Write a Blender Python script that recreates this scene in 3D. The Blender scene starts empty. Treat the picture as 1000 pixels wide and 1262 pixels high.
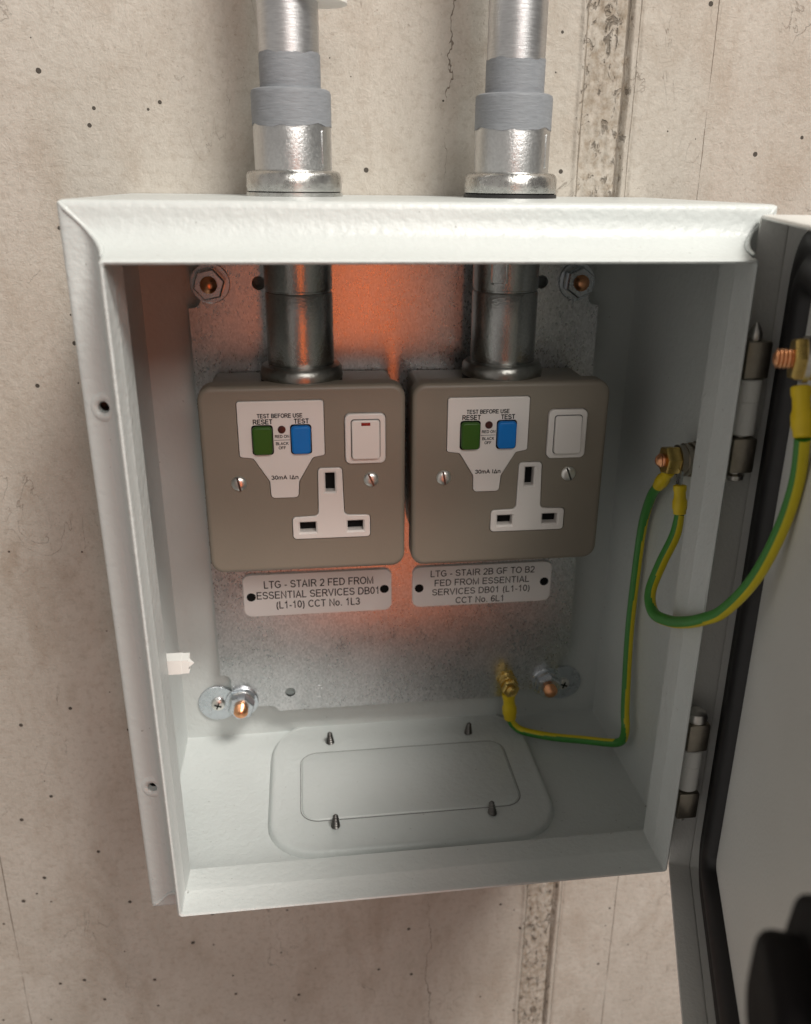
import bpy, bmesh, math, random
from mathutils import Vector, Matrix, noise
random.seed(7)
R = math.radians
S = 0.001                                   # everything below is laid out in millimetres
sc = bpy.context.scene
col = sc.collection

# ------------------------------------------------------------------ camera, world, lamps
cd = bpy.data.cameras.new('camera'); cam = bpy.data.objects.new('camera', cd); col.objects.link(cam)
cam.location = (-46.71*S, -431.75*S, 308.39*S)
cam.rotation_mode = 'XYZ'
cam.rotation_euler = (1.1959823, -0.0097255, -0.1287328)
cd.sensor_fit = 'HORIZONTAL'; cd.sensor_width = 36; cd.lens = 1.04716*36
cd.shift_x = -0.01278; cd.shift_y = 0.00293
cd.clip_start = 0.01; cd.clip_end = 50
cd.dof.use_dof = True; cd.dof.focus_distance = 0.385; cd.dof.aperture_fstop = 14
sc.camera = cam

w = bpy.data.worlds.new('World'); sc.world = w; w.use_nodes = True
bg = w.node_tree.nodes['Background']; bg.inputs[1].default_value = 0.19
# the room: pale ceiling and side walls, dark towards the unlit side the photograph was taken from
wn = w.node_tree.nodes; wl = w.node_tree.links
tc = wn.new('ShaderNodeTexCoord'); vm = wn.new('ShaderNodeVectorMath'); vm.operation = 'DOT_PRODUCT'; vm.inputs[1].default_value = Vector((.12, -.86, -.5)).normalized()
wr = wn.new('ShaderNodeValToRGB'); wl.new(tc.outputs['Generated'], vm.inputs[0]); wl.new(vm.outputs['Value'], wr.inputs[0])
e = wr.color_ramp.elements; e[0].position = .70; e[0].color = (1.0, .93, .87, 1); e[1].position = .96; e[1].color = (.62, .54, .48, 1)
wl.new(wr.outputs[0], bg.inputs[0])
# world made brighter to the left, added to lift the door's inner face
vl = wn.new('ShaderNodeVectorMath'); vl.operation = 'DOT_PRODUCT'; vl.inputs[1].default_value = Vector((-1, -.35, .1)).normalized(); wl.new(tc.outputs['Generated'], vl.inputs[0])
lr = wn.new('ShaderNodeMapRange'); lr.inputs['From Min'].default_value = .25; lr.inputs['From Max'].default_value = .95; lr.inputs['To Min'].default_value = .125; lr.inputs['To Max'].default_value = .36
wl.new(vl.outputs['Value'], lr.inputs['Value']); wl.new(lr.outputs['Result'], bg.inputs[1])

def lamp(name, loc, target, sx, sy, power, colr):
    ld = bpy.data.lights.new(name, 'AREA'); ld.shape = 'RECTANGLE'; ld.size = sx; ld.size_y = sy
    ld.energy = power; ld.color = colr
    o = bpy.data.objects.new(name, ld); col.objects.link(o); o.location = loc
    o.rotation_euler = (Vector(target)-Vector(loc)).to_track_quat('-Z', 'Y').to_euler()
    return o
lamp('ceiling_lamp', (0.80, -1.38, 2.22), (0, -0.06, 0.10), 0.70, 0.50, 58, (1, 0.955, 0.89))
lamp('front_fill_lamp', (0.34, -1.60, 1.12), (0, 0, 0.15), 0.95, 0.55, 13, (1, 0.95, 0.89))  # added soft fill in place of room bounce, no lamp known there
lamp('orange_jacket_glow', (0.055, -0.80, 0.035), (0.0, 0, 0.12), 0.095, 0.62, 0.50, (1.0, 0.18, 0.03))  # stands in for light off an orange hi-vis jacket, not a lamp

vs = sc.view_settings; vs.view_transform = 'Standard'; vs.look = 'None'; vs.exposure = 0.10; vs.gamma = 1; vs.use_curve_mapping = False

# ------------------------------------------------------------------ materials
def nodes(name):
    m = bpy.data.materials.new(name); m.use_nodes = True
    nt = m.node_tree; return m, nt, nt.nodes['Principled BSDF']
class NT:
    def __init__(s, nt): s.nt = nt
    def n(s, t, **k):
        x = s.nt.nodes.new(t)
        for a, b in k.items():
            if a.startswith('i_'): x.inputs[a[2:].replace('_', ' ')].default_value = b
            else: setattr(x, a, b)
        return x
    def l(s, a, b): s.nt.links.new(a, b)
    def math(s, op, a, b=None, c=None, clamp=False):
        x = s.n('ShaderNodeMath', operation=op, use_clamp=clamp)
        for i, v in enumerate((a, b, c)):
            if v is None: continue
            if isinstance(v, (int, float)): x.inputs[i].default_value = v
            else: s.l(v, x.inputs[i])
        return x.outputs[0]
    def noise(s, vec, scale, detail=3, rough=.55, dist=0):
        x = s.n('ShaderNodeTexNoise'); x.inputs['Scale'].default_value = scale; x.inputs['Detail'].default_value = detail
        x.inputs['Roughness'].default_value = rough; x.inputs['Distortion'].default_value = dist
        s.l(vec, x.inputs['Vector']); return x.outputs['Fac']
    def ramp(s, fac, stops):
        x = s.n('ShaderNodeValToRGB'); e = x.color_ramp.elements
        while len(e) < len(stops): e.new(0.5)
        for i, (p, c) in enumerate(stops):
            e[i].position = p; e[i].color = (c, c, c, 1) if isinstance(c, (int, float)) else (*c, 1)
        s.l(fac, x.inputs[0]); return x.outputs[0]
    def mix(s, fac, a, b, mode='MIX'):
        x = s.n('ShaderNodeMix', data_type='RGBA', blend_type=mode)
        if isinstance(fac, (int, float)): x.inputs[0].default_value = fac
        else: s.l(fac, x.inputs[0])
        for i, v in ((6, a), (7, b)):
            if isinstance(v, tuple): x.inputs[i].default_value = (*v, 1)
            else: s.l(v, x.inputs[i])
        return x.outputs[2]
    def bump(s, h, dist, strength=1, normal=None):
        x = s.n('ShaderNodeBump'); x.inputs['Strength'].default_value = strength; x.inputs['Distance'].default_value = dist
        s.l(h, x.inputs['Height'])
        if normal is not None: s.l(normal, x.inputs['Normal'])
        return x.outputs[0]
    def pos(s): return s.n('ShaderNodeNewGeometry').outputs['Position']

def paint(name, c, rough=.45, bs=330, bd=.00016, spec=.5, var=.04, dirt=0):
    m, nt, b = nodes(name); N = NT(nt); P = N.pos()
    big = N.noise(P, 14, 4); fine = N.noise(P, bs, 2)
    c2 = tuple(x*(1-var*2) for x in c); c1 = tuple(min(1, x*(1+var)) for x in c)
    base = N.mix(N.ramp(big, [(.3, 0), (.7, 1)]), c2, c1)
    if dirt:
        d = N.ramp(N.noise(P, 420, 2), [(.73, 0), (.77, 1)])
        base = N.mix(N.math('MULTIPLY', d, dirt), base, (.12, .10, .08))
    N.l(base, b.inputs['Base Color'])
    N.l(N.math('MULTIPLY_ADD', big, .05, rough-.02), b.inputs['Roughness'])
    if 'Specular IOR Level' in b.inputs: b.inputs['Specular IOR Level'].default_value = spec
    if bd: N.l(N.bump(fine, bd), b.inputs['Normal'])
    return m
def metal(name, c, rough=.3, var=.12, bs=250, bd=.0001, spangle=0, stretch=(1, 1, 1), metallic=1):
    m, nt, b = nodes(name); N = NT(nt); P = N.pos()
    mp = N.n('ShaderNodeMapping'); mp.inputs['Scale'].default_value = stretch; N.l(P, mp.inputs[0]); Q = mp.outputs[0]
    f = N.noise(Q, bs, 4, .6); g = N.noise(P, 35, 4)
    if spangle:
        v = N.n('ShaderNodeTexVoronoi'); v.inputs['Scale'].default_value = spangle; N.l(Q, v.inputs['Vector'])
        sep = N.n('ShaderNodeSeparateColor'); N.l(v.outputs['Color'], sep.inputs[0])
        f2 = N.math('MULTIPLY_ADD', sep.outputs[0], .5, N.math('MULTIPLY', f, .5))
    else: f2 = f
    k = N.math('MULTIPLY_ADD', f2, .6, N.math('MULTIPLY', g, .4))
    base = N.mix(N.ramp(k, [(.3, 0), (.7, 1)]), tuple(x*(1-var*2.2) for x in c), tuple(min(1, x*(1+var)) for x in c))
    N.l(base, b.inputs['Base Color']); b.inputs['Metallic'].default_value = metallic
    N.l(N.math('MULTIPLY_ADD', k, .25, rough-.12), b.inputs['Roughness'])
    if bd: N.l(N.bump(f, bd), b.inputs['Normal'])
    return m
def plain(name, c, rough=.5, metallic=0, spec=.5):
    m, nt, b = nodes(name); N = NT(nt); P = N.pos()
    f = N.noise(P, 160, 4)
    N.l(N.mix(f, tuple(x*.88 for x in c), tuple(min(1, x*1.08) for x in c)), b.inputs['Base Color'])
    N.l(N.math('MULTIPLY_ADD', f, .2, rough-.1), b.inputs['Roughness'])
    b.inputs['Metallic'].default_value = metallic
    b.inputs['Specular IOR Level'].default_value = spec
    return m

def concrete():
    m, nt, b = nodes('concrete'); N = NT(nt); P = N.pos()
    sx = N.n('ShaderNodeSeparateXYZ'); N.l(P, sx.inputs[0]); X, Z = sx.outputs[0], sx.outputs[2]
    mp = N.n('ShaderNodeMapping'); mp.inputs['Scale'].default_value = (1, 1, .55); N.l(P, mp.inputs[0]); Q = mp.outputs[0]
    big = N.noise(Q, 5.5, 6, .6, .6); mid = N.noise(Q, 28, 6, .65, .4); fine = N.noise(P, 260, 4, .6); grit = N.noise(P, 900, 2, .6)
    base = N.mix(N.ramp(big, [(.3, 0), (.7, 1)]), (.40, .36, .31), (.56, .525, .47))
    base = N.mix(N.math('MULTIPLY', N.ramp(mid, [(.52, 0), (.72, 1)]), .55), base, (.34, .275, .215))
    base = N.mix(N.math('MULTIPLY', N.ramp(mid, [(.28, 1), (.44, 0)]), .5), base, (.60, .57, .52))
    base = N.mix(N.math('MULTIPLY', N.ramp(fine, [(.35, 1), (.5, 0)]), .28), base, (.30, .25, .20))
    base = N.mix(N.math('MULTIPLY', N.ramp(grit, [(.5, 0), (.75, 1)]), .22), base, (.70, .66, .6))
    sp = N.noise(P, 620, 3, .7)
    base = N.mix(N.math('MULTIPLY', N.ramp(sp, [(.60, 0), (.70, 1)]), N.math('MULTIPLY', N.ramp(N.noise(P, 9, 4), [(.4, .15), (.65, .7)]), 1)), base, (.20, .165, .13))
    st = N.noise(Q, 12, 7, .7, 1.5)
    base = N.mix(N.math('MULTIPLY', N.ramp(st, [(.5, 0), (.68, 1)]), .38), base, (.30, .235, .175))
    # blow holes
    v = N.n('ShaderNodeTexVoronoi'); v.inputs['Scale'].default_value = 34; N.l(P, v.inputs['Vector'])
    sep = N.n('ShaderNodeSeparateColor'); N.l(v.outputs['Color'], sep.inputs[0])
    size = N.math('MULTIPLY', N.math('POWER', sep.outputs[1], 18), .05)
    hole = N.math('LESS_THAN', N.math('ADD', v.outputs['Distance'], N.math('MULTIPLY_ADD', fine, .09, -.045)), size)
    v2 = N.n('ShaderNodeTexVoronoi'); v2.inputs['Scale'].default_value = 110; N.l(P, v2.inputs['Vector'])
    sep2 = N.n('ShaderNodeSeparateColor'); N.l(v2.outputs['Color'], sep2.inputs[0])
    hole2 = N.math('LESS_THAN', v2.outputs['Distance'], N.math('MULTIPLY', N.math('POWER', sep2.outputs[1], 14), .13))
    holes = N.math('MAXIMUM', hole, hole2)
    # hair cracks and shutter lines at their place on the wall
    wob = N.math('MULTIPLY_ADD', N.noise(Q, 30, 5, .65), .026, -.013)
    def line(x0, slope, width, wobble):
        c = N.math('ADD', N.math('MULTIPLY_ADD', Z, slope, x0), N.math('MULTIPLY', wob, wobble))
        return N.math('LESS_THAN', N.math('ABSOLUTE', N.math('SUBTRACT', X, c)), N.math('MULTIPLY', N.ramp(N.noise(P, 22, 4), [(.40, 0), (.6, 1)]), width))
    cr = line(.0235, 0, .00032, 1.0)
    for a in ((.1535, -.008, .00030, .05), (-.240, .02, .0003, .08)): cr = N.math('MAXIMUM', cr, line(*a))
    # short scuff marks
    wv = N.n('ShaderNodeTexNoise'); wv.inputs['Scale'].default_value = 38; wv.inputs['Detail'].default_value = 5; wv.inputs['Distortion'].default_value = 1.4; N.l(Q, wv.inputs['Vector'])
    sc_ = N.math('LESS_THAN', N.math('ABSOLUTE', N.math('SUBTRACT', wv.outputs['Fac'], .5)), .0035)
    sc_ = N.math('MULTIPLY', sc_, N.ramp(N.noise(P, 19, 3), [(.56, 0), (.62, 1)]))
    dark = N.math('MAXIMUM', N.math('MULTIPLY', cr, .8), N.math('MULTIPLY', sc_, .45))
    base = N.mix(dark, base, (.13, .10, .075))
    base = N.mix(N.math('MULTIPLY', holes, .9), base, (.035, .028, .022))
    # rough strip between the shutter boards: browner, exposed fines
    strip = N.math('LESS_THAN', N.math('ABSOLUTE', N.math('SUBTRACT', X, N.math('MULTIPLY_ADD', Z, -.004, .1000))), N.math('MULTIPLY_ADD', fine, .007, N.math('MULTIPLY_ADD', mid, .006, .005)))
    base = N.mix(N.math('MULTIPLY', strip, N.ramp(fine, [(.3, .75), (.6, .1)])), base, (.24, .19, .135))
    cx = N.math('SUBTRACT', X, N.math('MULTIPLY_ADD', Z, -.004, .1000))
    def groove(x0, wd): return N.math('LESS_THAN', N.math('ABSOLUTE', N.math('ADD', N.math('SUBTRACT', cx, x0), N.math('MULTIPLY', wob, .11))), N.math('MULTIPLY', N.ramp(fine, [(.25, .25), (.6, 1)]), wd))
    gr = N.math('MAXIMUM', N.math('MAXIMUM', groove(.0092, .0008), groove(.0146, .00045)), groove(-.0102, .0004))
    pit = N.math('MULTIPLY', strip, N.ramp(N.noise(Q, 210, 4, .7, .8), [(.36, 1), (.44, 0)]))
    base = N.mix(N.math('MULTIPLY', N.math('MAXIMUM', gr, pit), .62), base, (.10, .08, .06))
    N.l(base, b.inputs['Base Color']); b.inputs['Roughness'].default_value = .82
    b.inputs['Specular IOR Level'].default_value = .3
    h = N.math('MULTIPLY_ADD', mid, .5, N.math('MULTIPLY', fine, .30))
    h = N.math('MULTIPLY_ADD', grit, .14, h); h = N.math('MULTIPLY_ADD', N.noise(P, 135, 5, .7, 1.2), .42, h)
    h = N.math('SUBTRACT', h, N.math('MULTIPLY', holes, 1.0)); h = N.math('SUBTRACT', h, N.math('MULTIPLY', dark, .5)); h = N.math('SUBTRACT', h, N.math('MULTIPLY', N.math('MAXIMUM', gr, pit), .7))
    N.l(N.bump(h, .0013, .85), b.inputs['Normal'])
    return m

M = dict(
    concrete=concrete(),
    paint=paint('grey_powder_coat', (.565, .598, .588), .36, 330, .00036, .5, .025, .5),
    door=paint('grey_powder_coat_door', (.72, .725, .70), .42, 700, .00022, .5, .02),
    plate=paint('stone_grey_paint', (.235, .205, .165), .42, 500, .00006, .45, .04),
    galv=metal('galvanised_sheet', (.67, .68, .69), .30, .12, 1500, .00004, 1300, (1, 1, .6)),
    pipe=metal('galvanised_tube', (.66, .67, .68), .38, .10, 260, .00006, 0, (1, 1, 7)),
    cast=metal('galvanised_coupling', (.66, .67, .67), .34, .08, 900, .00012),
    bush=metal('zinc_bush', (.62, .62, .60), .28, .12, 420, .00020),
    zincpaint=metal('zinc_touch_up_paint', (.235, .25, .27), .55, .11, 200, .00020, 0, (1, 1, 6), 0),
    castdark=metal('galvanised_coupling_smooth_shaded', (.50, .51, .50), .20, .12, 800, .00017),  # smoother copy for inside the box, its shade darkened into the colour
    bushdark=metal('zinc_bush_shaded', (.36, .36, .34), .30, .12, 420, .00016),  # same zinc inside the box, shade put into a darker colour
    zinc=metal('zinc_plated_steel', (.66, .70, .74), .28, .08, 300, .00003),
    bright=metal('bright_screw_steel', (.86, .84, .80), .34, .08, 300, .00002),
    steel=metal('hinge_steel', (.42, .38, .32), .32, .10, 300, .00003),
    darksteel=metal('dark_screw_steel', (.13, .125, .12), .35, .12, 300, .00003),
    copper=metal('copper_stud', (.86, .42, .22), .30, .12, 300, .00004),
    brass=metal('brass', (.72, .52, .17), .28, .12, 300, .00004),
    white=paint('white_insert_plastic', (.74, .70, .67), .32, 300, 0, .5, .02),
    wplastic=paint('white_plug_plastic', (.80, .80, .77), .4, 300, 0, .5, .02),
    blue=plain('blue_button', (.004, .17, .55), .42, 0, .3), green=plain('green_button', (.035, .105, .012), .42, 0, .3),
    black=plain('black_print', (.012, .012, .013), .6), dark=plain('dark_recess', (.006, .006, .006), .8, 0, .2),
    rubber=plain('black_gasket_foam', (.012, .011, .012), .52, 0, .6),
    lock=plain('black_lock_plastic', (.0025, .002, .0025), .65, 0, .15),
    lockgrey=plain('grey_lock_metal', (.07, .06, .06), .5),
    red=plain('red_neon_lens', (.25, .015, .012), .25), led=plain('dark_indicator', (.05, .012, .010), .3),
    sign=paint('engraved_white_laminate', (.80, .78, .77), .42, 300, 0, .4, .02),
    yellow=plain('yellow_crimp', (.76, .56, .012), .38), wgreen=plain('wire_green', (.045, .24, .035), .36), wyellow=plain('wire_yellow', (.66, .54, .012), .36),
    shutter=plain('grey_shutter', (.10, .10, .10), .5),
    tape=plain('white_tape', (.78, .77, .74), .5),
    ring=plain('cover_seam_shade', (.17, .17, .165), .7),
)

# ------------------------------------------------------------------ helpers
def empty(name, loc, label=None, cat=None, group=None):
    o = bpy.data.objects.new(name, None); col.objects.link(o); o.location = Vector(loc)*S; o.empty_display_size = .01
    if label: o['label'] = label
    if cat: o['category'] = cat
    if group: o['group'] = group
    return o
def wloc(o):
    v = Vector((0, 0, 0))
    while o: v += o.location; o = o.parent
    return v
def finish(name, me, mat, parent=None, smooth=35, label=None):
    """me holds world millimetres; link it as one object with its origin at its own centre"""
    vs_ = [v.co.copy() for v in me.vertices]
    lo = Vector([min(v[i] for v in vs_) for i in range(3)]); hi = Vector([max(v[i] for v in vs_) for i in range(3)])
    c = (lo+hi)/2
    me.transform(Matrix.Scale(S, 4) @ Matrix.Translation(-c))
    for p in me.polygons: p.use_smooth = True
    me.set_sharp_from_angle(angle=R(smooth))
    if not isinstance(mat, (list, tuple)): mat = [mat]
    for m in mat: me.materials.append(m)
    o = bpy.data.objects.new(name, me); col.objects.link(o)
    if parent: o.parent = parent; o.location = c*S - wloc(parent)
    else: o.location = c*S
    if label: o['label'] = label
    return o
def obj(name, bm, mat, parent=None, smooth=35, label=None):
    bmesh.ops.recalc_face_normals(bm, faces=bm.faces[:])
    me = bpy.data.meshes.new(name); bm.to_mesh(me); bm.free()
    return finish(name, me, mat, parent, smooth, label)
def tagged(o, label, cat, group=None, kind=None):
    o['label'] = label; o['category'] = cat
    if group: o['group'] = group
    if kind: o['kind'] = kind
    return o
def merge(dst, src):
    me = bpy.data.meshes.new('tmp'); src.to_mesh(me); src.free(); dst.from_mesh(me); bpy.data.meshes.remove(me); return dst
def box(x0, x1, y0, y1, z0, z1, bev=0, seg=2, bm=None):
    b = bmesh.new(); bmesh.ops.create_cube(b, size=1)
    for v in b.verts: v.co = Vector(((x0+x1)/2+v.co.x*(x1-x0), (y0+y1)/2+v.co.y*(y1-y0), (z0+z1)/2+v.co.z*(z1-z0)))
    if bev: bmesh.ops.bevel(b, geom=b.edges[:], offset=bev, segments=seg, profile=.5, affect='EDGES')
    return merge(bm, b) if bm is not None else b
def frame(axis):
    a = Vector(axis).normalized(); t = Vector((0, 0, 1)) if abs(a.z) < .9 else Vector((1, 0, 0))
    x = t.cross(a).normalized(); y = a.cross(x); return x, y, a
def lathe(prof, org, axis, n=32, bm=None, jit=None, rot=0):
    """prof: (radius, height) list from base to tip"""
    b = bm if bm is not None else bmesh.new(); x, y, a = frame(axis); org = Vector(org); rings = []
    for r, h in prof:
        if r <= 1e-6: rings.append([b.verts.new(org+a*h)]); continue
        ring = []
        for i in range(n):
            t = 2*math.pi*i/n+rot; hh = h + (jit(t) if jit and jit is not None else 0)
            ring.append(b.verts.new(org+a*hh+(x*math.cos(t)+y*math.sin(t))*r))
        rings.append(ring)
    for p, q in zip(rings, rings[1:]):
        for i in range(n):
            j = (i+1) % n
            if len(p) == 1 and len(q) == 1: continue
            if len(p) == 1: b.faces.new((p[0], q[i], q[j]))
            elif len(q) == 1: b.faces.new((p[i], p[j], q[0]))
            else: b.faces.new((p[i], p[j], q[j], q[i]))
    for ring, rev in ((rings[0], True), (rings[-1], False)):
        if len(ring) > 2: b.faces.new(ring[::-1] if rev else ring)
    return b
def hexnut(org, axis, h, af, bm=None, rot=0):
    r = af/2/math.cos(math.pi/6)
    b = bmesh.new(); lathe([(r*.94, 0), (r, h*.12), (r, h*.86), (r*.9, h)], org, axis, 6, b, rot=rot)
    return merge(bm, b) if bm is not None else b
def thread(org, axis, r, h, pitch=1.2, tip=1.0, n=20, bm=None):
    pr = [(r*.86, 0)]; k = 0
    while k*pitch < h-tip:
        pr += [(r*.86, k*pitch), (r, k*pitch+pitch*.5)]; k += 1
    pr += [(r*.86, h-tip), (r*.7, h-tip*.45), (r*.4, h-tip*.1), (0, h)]
    return lathe(pr, org, axis, n, bm)
def tube(pts, rad, n=14, sub=10, ref=None, thr=.1):
    """swept tube through pts (Catmull-Rom); rad a number or one per point; the side facing ref takes material 1"""
    P = [Vector(p) for p in pts]; Rr = rad if isinstance(rad, (list, tuple)) else [rad]*len(P)
    Q, RR = [], []
    for i in range(len(P)-1):
        p0 = P[max(i-1, 0)]; p1 = P[i]; p2 = P[i+1]; p3 = P[min(i+2, len(P)-1)]
        for k in range(sub):
            t = k/sub
            Q.append(.5*((2*p1)+(p2-p0)*t+(2*p0-5*p1+4*p2-p3)*t*t+(3*p1-p0-3*p2+p3)*t**3)); RR.append(Rr[i]+(Rr[i+1]-Rr[i])*t)
    Q.append(P[-1]); RR.append(Rr[-1])
    b = bmesh.new(); rings = []; T0 = None; x = None
    for i, q in enumerate(Q):
        T = (Q[min(i+1, len(Q)-1)]-Q[max(i-1, 0)]).normalized()
        if x is None: x = frame(T)[0]
        else: x = (x-T*x.dot(T)).normalized()
        y = T.cross(x); tw = 0
        rings.append([b.verts.new(q+(x*math.cos(2*math.pi*k/n+tw)+y*math.sin(2*math.pi*k/n+tw))*RR[i]) for k in range(n)])
    for p, q in zip(rings, rings[1:]):
        for k in range(n):
            f = b.faces.new((p[k], p[(k+1) % n], q[(k+1) % n], q[k]))
            if ref is not None:
                m_ = (p[k].co+p[(k+1) % n].co+q[k].co+q[(k+1) % n].co)/4 - (sum((v.co for v in p), Vector())/n+sum((v.co for v in q), Vector())/n)/2
                if m_.normalized().dot(ref) > thr: f.material_index = 1
    b.faces.new(rings[0][::-1]); b.faces.new(rings[-1])
    return b
def rrect(x0, x1, z0, z1, r, n=6):
    out = []
    for cx, cz, a in ((x1-r, z1-r, 0), (x0+r, z1-r, 90), (x0+r, z0+r, 180), (x1-r, z0+r, 270)):
        for i in range(n+1):
            t = R(a+90*i/n); out.append((cx+r*math.cos(t), cz+r*math.sin(t)))
    return out
def rpoly(pts, rad, n=5):
    out = []; m = len(pts)
    for i in range(m):
        a, p, c = Vector(pts[i-1]), Vector(pts[i]), Vector(pts[(i+1) % m]); r = rad[i] if isinstance(rad, (list, tuple)) else rad
        u, v = (a-p).normalized(), (c-p).normalized(); ang = u.angle(v)
        if r <= 0 or ang > math.pi-.02: out.append(tuple(p)); continue
        d = min(r/math.tan(ang/2), .48*min((a-p).length, (c-p).length)); r = d*math.tan(ang/2)
        cc = p+(u+v).normalized()*(r/math.sin(ang/2)); s, e = p+u*d-cc, p+v*d-cc
        t = s.angle_signed(e) if hasattr(s, 'angle_signed') else 0
        for k in range(n+1):
            th = -t*k/n; out.append((cc.x+s.x*math.cos(th)-s.y*math.sin(th), cc.y+s.x*math.sin(th)+s.y*math.cos(th)))
    return out
def prism(pts, d0, d1, bev=0, seg=3, taper=0, bm=None):
    """outline in X,Z pushed from y=-d0 (back) to y=-d1 (front), front edge bevelled"""
    b = bmesh.new(); n = len(pts)
    back = [b.verts.new((x, -d0, z)) for x, z in pts]; front = [b.verts.new((x, -d1, z)) for x, z in pts]
    for i in range(n): b.faces.new((back[i], back[(i+1) % n], front[(i+1) % n], front[i]))
    b.faces.new(back[::-1]); ff = b.faces.new(front)
    bmesh.ops.recalc_face_normals(b, faces=b.faces[:])
    if bev:
        bmesh.ops.bevel(b, geom=list(ff.edges), offset=bev, segments=seg, profile=.5, affect='EDGES')
        b.normal_update()
        top = [f for f in b.faces if f.normal.y < -.999 and f.calc_center_median().y < -d1+.01]
        bmesh.ops.inset_region(b, faces=top, thickness=bev*.12, use_even_offset=True)
    return merge(bm, b) if bm is not None else b
def boolean_cut(o, cutters):
    tmp = []
    for bm in cutters:
        bmesh.ops.recalc_face_normals(bm, faces=bm.faces[:])
        me = bpy.data.meshes.new('cut'); bm.to_mesh(me); bm.free()
        me.transform(Matrix.Scale(S, 4)); c = bpy.data.objects.new('cut', me); col.objects.link(c)
        md = o.modifiers.new('b', 'BOOLEAN'); md.operation = 'DIFFERENCE'; md.solver = 'EXACT'; md.object = c; tmp.append(c)
    bpy.context.view_layer.update()
    dg = bpy.context.evaluated_depsgraph_get()
    me = bpy.data.meshes.new_from_object(o.evaluated_get(dg)); o.modifiers.clear()
    old = o.data; o.data = me; bpy.data.meshes.remove(old)
    for p in me.polygons: p.use_smooth = True
    me.set_sharp_from_angle(angle=R(35))
    for c in tmp:
        m_ = c.data; bpy.data.objects.remove(c); bpy.data.meshes.remove(m_)
def sheet(outline, holes, d0, d1, name, mat, parent):
    """flat sheet with holes, in the X,Z plane"""
    cu = bpy.data.curves.new('c', 'CURVE'); cu.dimensions = '2D'; cu.fill_mode = 'BOTH'; cu.extrude = abs(d1-d0)/2
    for pl in [outline]+holes:
        sp = cu.splines.new('POLY'); sp.points.add(len(pl)-1); sp.use_cyclic_u = True
        for q, (x, z) in zip(sp.points, pl): q.co = (x, z, 0, 1)
    t = bpy.data.objects.new('c', cu); col.objects.link(t); bpy.context.view_layer.update()
    me = bpy.data.meshes.new_from_object(t.evaluated_get(bpy.context.evaluated_depsgraph_get()))
    bpy.data.objects.remove(t); bpy.data.curves.remove(cu)
    bm = bmesh.new(); bm.from_mesh(me); bpy.data.meshes.remove(me)
    for v in bm.verts: v.co = Vector((v.co.x, -(d0+d1)/2-v.co.z, v.co.y))
    bmesh.ops.remove_doubles(bm, verts=bm.verts[:], dist=.0005)
    return obj(name, bm, mat, parent)
def circle(x, z, r, n=28): return [(x+r*math.cos(2*math.pi*i/n), z+r*math.sin(2*math.pi*i/n)) for i in range(n)]
def arc(cx, cy, rx, ry, a0, a1, n=14): return [(cx+rx*math.cos(R(a0+(a1-a0)*i/n)), cy+ry*math.sin(R(a0+(a1-a0)*i/n))) for i in range(n+1)]
lo_, hi_ = .065, .935
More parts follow.
